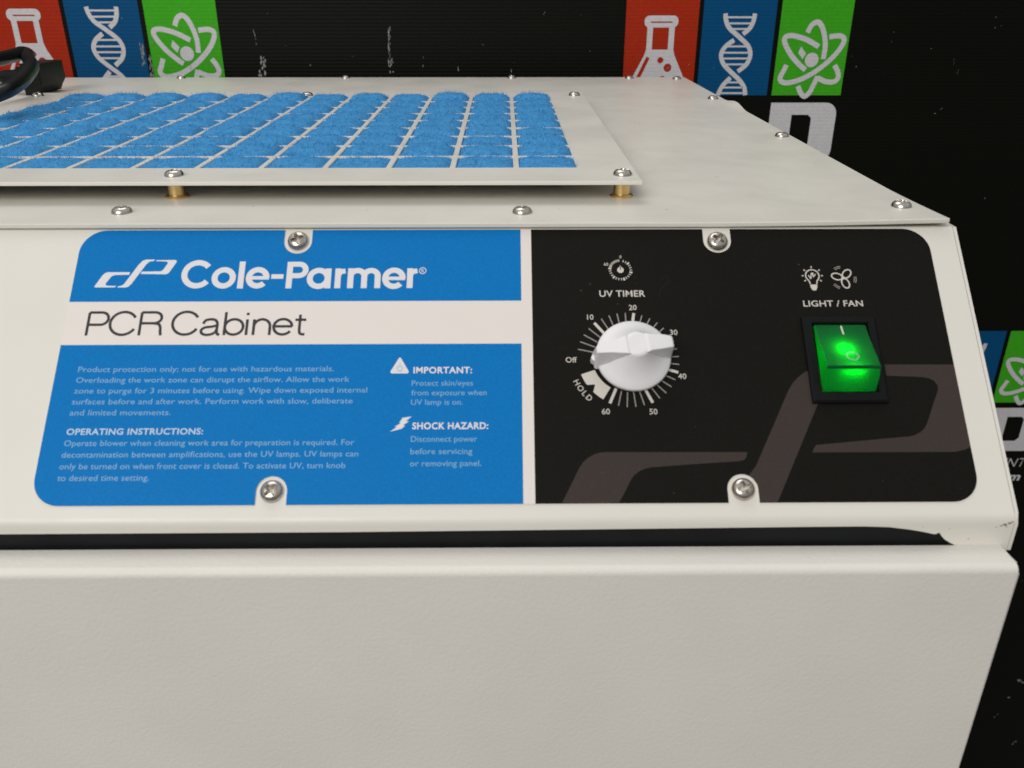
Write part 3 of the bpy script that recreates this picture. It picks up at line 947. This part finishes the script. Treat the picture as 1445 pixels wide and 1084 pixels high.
def flask(f, ox, oz):
    A = lambda p: (p[0] + ox, p[1] + oz)
    cap = [A((128.5 + 4.6 + 0 * k, 0)) for k in range(0)]
    xl, xr, zb, zt = 127.8, 158.6, 109.2, 119.3
    r = 4.6
    pts = []
    for cx, cz, a0 in ((xl + r, zb + r, 180), (xr - r, zb + r, 270), (xr - r, zt - r, 0), (xl + r, zt - r, 90)):
        for k in range(8): a = radians(a0 + 90 * k / 7); pts.append(A((cx + r * cos(a), cz + r * sin(a))))
    f.poly(pts)
    f.stroke([A((133.3, 110)), A((133.3, 88.9))], 5.2); f.stroke([A((153.2, 110)), A((153.2, 88.9))], 5.2)
    f.poly([A(p) for p in ((130.7, 90.3), (155.8, 90.3), (157.4, 85.0), (172.5, 55.5), (171.5, 53.0), (114.8, 53.0), (113.9, 55.5), (129.0, 85.0))])


def flask_dark(f, ox, oz, m_):
    A = lambda p: (p[0] + ox, p[1] + oz)
    if m_ == 0: f.stroke([A((133.6, 113.8)), A((153.2, 113.8))], 1.1)
    elif m_ == 1: f.stroke([A((132.9, 83.6)), A((122.0, 60.0))], 3.2)
    else: f.disc(*A(((144.4, 81.2), (151.6, 74.6), (147.6, 64.4))[m_ - 2]), (2.7, 3.6, 3.0)[m_ - 2])


def curve_pts(pts, ox, oz): return [(p.x + ox, p.y + oz) for p in catmull([(x, z, 0) for x, z in pts], 7)]


S1A = [(200.9, 121.0), (202.0, 115.3), (205.9, 108.6), (215.6, 101.2), (224.7, 93.4), (227.6, 85.7), (225.0, 77.5), (217.6, 71.2)]
S1B = [(211.4, 65.8), (204.7, 58.6), (201.0, 50.2)]
S2A = [(227.8, 121.0), (227.1, 114.6), (224.5, 108.6), (218.8, 103.6)]
S2B = [(211.2, 98.5), (203.7, 92.8), (200.6, 85.9), (203.4, 78.1), (211.7, 70.4), (219.8, 63.8), (225.1, 57.2), (227.1, 50.2)]


def dna(f, ox, oz):
    A = lambda p: (p[0] + ox, p[1] + oz)
    P_ = [curve_pts(c, 0, 0) for c in (S1A, S1B, S2A, S2B)]
    for c in P_: f.stroke([A(p) for p in c], 4.0)
    al = [p for c in P_ for p in c]
    for z in (117.8, 112.7, 107.9, 93.1, 87.6, 82.6, 77.5, 61.6, 57.0, 52.0):
        near = [p[0] for p in al if abs(p[1] - z) < 1.6]
        lo, hi = min(near), max(near)
        if hi - lo > 5: f.stroke([A((lo + 2.0, z)), A((hi - 2.0, z))], 1.6)


ATOM = ([(262.5, 77.0), (260.2, 71.3), (258.0, 65.8), (260.4, 61.9), (267.5, 61.4), (280.2, 65.4), (293.9, 73.9), (305.4, 84.6), (311.6, 94.0), (312.4, 99.8), (307.4, 102.1), (298.6, 101.2)],
        [(290.1, 92.8), (278.6, 98.6), (266.7, 102.0), (259.6, 101.8), (257.5, 98.6), (260.4, 92.5), (266.8, 84.2), (275.3, 76.5), (280.8, 72.6)],
        [(307.2, 76.7), (311.1, 71.2), (312.4, 65.8), (309.2, 62.2), (301.4, 62.2), (293.0, 65.6)],
        [(278.0, 104.9), (280.8, 111.0), (285.8, 113.8), (290.4, 110.1), (294.1, 101.9), (296.1, 92.8), (295.9, 82.1)],
        [(275.8, 58.2), (279.0, 52.4), (283.1, 49.0), (287.3, 52.4), (290.6, 60.1), (293.0, 67.0)])


def atom(f, ox, oz):
    for c in ATOM: f.stroke(curve_pts(c, ox, oz), 4.5)
    f.disc(285.3 + ox, 81.3 + oz, 6.3)
    f.poly([(x + ox, z + oz) for x, z in ((271.8, 87.5), (273.8, 93.0), (279.3, 86.9), (276.6, 82.0))])


def letter_d(f, ox, oz):
    A = lambda p: (p[0] + ox, p[1] + oz)
    xl, xr, zb, zt, t = 252.6, 315.8, -11.5, 43.3, 18.5
    r = 11
    a = [(xl, zt), (xr - r, zt)] + [(xr - r + r * cos(x), zt - r + r * sin(x)) for x in [radians(80 - 10 * k) for k in range(8)]] + [(xr, zt - r)]
    b = [(xr, zb + r)] + [(xr - r + r * cos(x), zb + r + r * sin(x)) for x in [radians(-10 - 10 * k) for k in range(8)]] + [(xr - r, zb), (xl, zb)]
    # one outline with a slit joining the counter
    ins = [(xl, 16.0), (273.4, 16.0), (273.4, 1.6), (288.5, 1.6), (292.4, 5.5), (292.4, 29.0), (289.2, 32.2), (273.4, 32.2), (273.4, 16.01), (xl, 16.01)]
    f.poly([A(p) for p in a + b + ins])


UNITS = ((0.0, 0.0, (0, 1, 2, 3)), (-577.3, 5.7, (0, 1, 2)), (287.2, -325.2, (0, 1, 2, 3, 4)))
for ox, oz, what in UNITS:
    for k, (nm, x0, x1, fn) in enumerate((('sign_red', 110.6, 176.9, flask), ('sign_blue', 180.9, 247.4, dna), ('sign_green', 251.9, 317.2, atom))):
        f = Flat(); f.poly([(x0 + ox, 50.0 + oz), (x1 + ox, 50.0 + oz), (x1 + ox, 135.2 + oz), (x0 + ox, 135.2 + oz)])
        o = f.done('colour_block', M[nm], sign, SGN, 0.1)
        f = Flat(); fn(f, ox, oz); ic = f.done(('flask_icon', 'dna_icon', 'atom_icon')[k], M['sign_white'], o, SGN, 0.25)
        if k == 0:
            for m_ in range(5):
                f = Flat(); flask_dark(f, ox, oz, m_); f.done(('rim_line', 'side_line', 'bubble', 'bubble', 'bubble')[m_], M[nm], o, SGN, 0.45)
    if 3 in what:
        f = Flat(); letter_d(f, ox, oz); f.done('letter', M['sign_white'], sign, SGN, 0.25)
    if 4 in what:
        f = Flat(); f.text('ENT', 566.5, -357.6, 594.5, 12.0, bold=-0.012, shear=0.22); f.text('om', 569.5, -375.7, 593.8, 10.6, bold=0.03, shear=0.22)
        f.done('lettering', M['sign_white'], sign, SGN, 0.25)

# scuffs where the print has been scraped off
f = Flat()


def scrape(x, z, dx, dz, wd, n=1):
    """a scraped track: a broken chain of short ragged flecks"""
    ln = hypot(dx, dz); cnt = max(2, int(n * ln / 5.0))
    for _ in range(cnt):
        t = random.uniform(-0.5, 0.5); fl = random.uniform(0.12, 0.34) * min(ln, 14.0)
        cx, cz = x + dx * t + random.uniform(-1, 1) * wd * 0.9, z + dz * t
        ux, uz = dx / ln, dz / ln; k = 5
        pts = [(cx + ux * fl * (q / 4 - .5) + random.uniform(-.15, .15) * wd, cz + uz * fl * (q / 4 - .5)) for q in range(k)]
        ws = [wd * random.uniform(0.15, 0.75) * sin(pi * (0.1 + 0.8 * q / 4)) for q in range(k)]
        f.stroke(pts, ws)


for x, z, dx, dz, wd, n in ((-224, 76, 3, 24, 3.0, 3), (-228, 100, -1, 14, 0.8, 2), (-106, 92, 2, 34, 1.0, 5), (-105, 76, 1, 12, 2.0, 3), (-44, 72, 0, 10, 1.5, 1),
                           (6, 72, 0, 9, 1.2, 1), (-75, 80, 0.5, 8, 0.6, 2), (-333, 84, 1, 22, 1.6, 4), (-327, 78, 1, 22, 1.6, 4), (-322, 96, 1, 12, 1.0, 2), (-291, 74, 2, 16, 0.6, 2), (-270, 74, 1, 10, 1.0, 2),
                           (147, 80, 3, 5, 1.2, 3), (153, 76, 4, 8, 0.8, 2), (418, 78, 0.5, 9, 0.5, 1), (424, 71, 1, 5, 0.5, 1), (408, 33, 5, 1, 1.0, 1), (416, 38, 4, 4, 0.7, 2), (477, -48, 5, 1.5, 0.8, 1),
                           (674, -684, 14, -10, 3.0, 2), (664, -712, 12, 4, 3.0, 1), (655, -745, 5, 8, 2.0, 1), (693, -795, 5, 9, 2.5, 2), (690, -690, 6, 3, 1.5, 1), (632, -520, -8, 0.6, .4, 1), (690, -640, 8, 5, 2, 1),
                           (-180, 76, 0, 6, 0.6, 1), (36, 121, 1, 2, 0.8, 1), (-140, 85, 0, 2, 0.7, 1), (450, 118, 6, 0.4, 0.4, 1), (300, -40, 5, 3, 0.5, 1)):
    scrape(x, z, dx, dz, wd, n)
for _ in range(36): f.disc(random.uniform(-460, 470), random.uniform(40, 132), random.uniform(0.15, 0.45), n=6)
o = f.done('scuff', M['scratch'], sign, SGN, 0.55); o['kind'] = 'stuff'
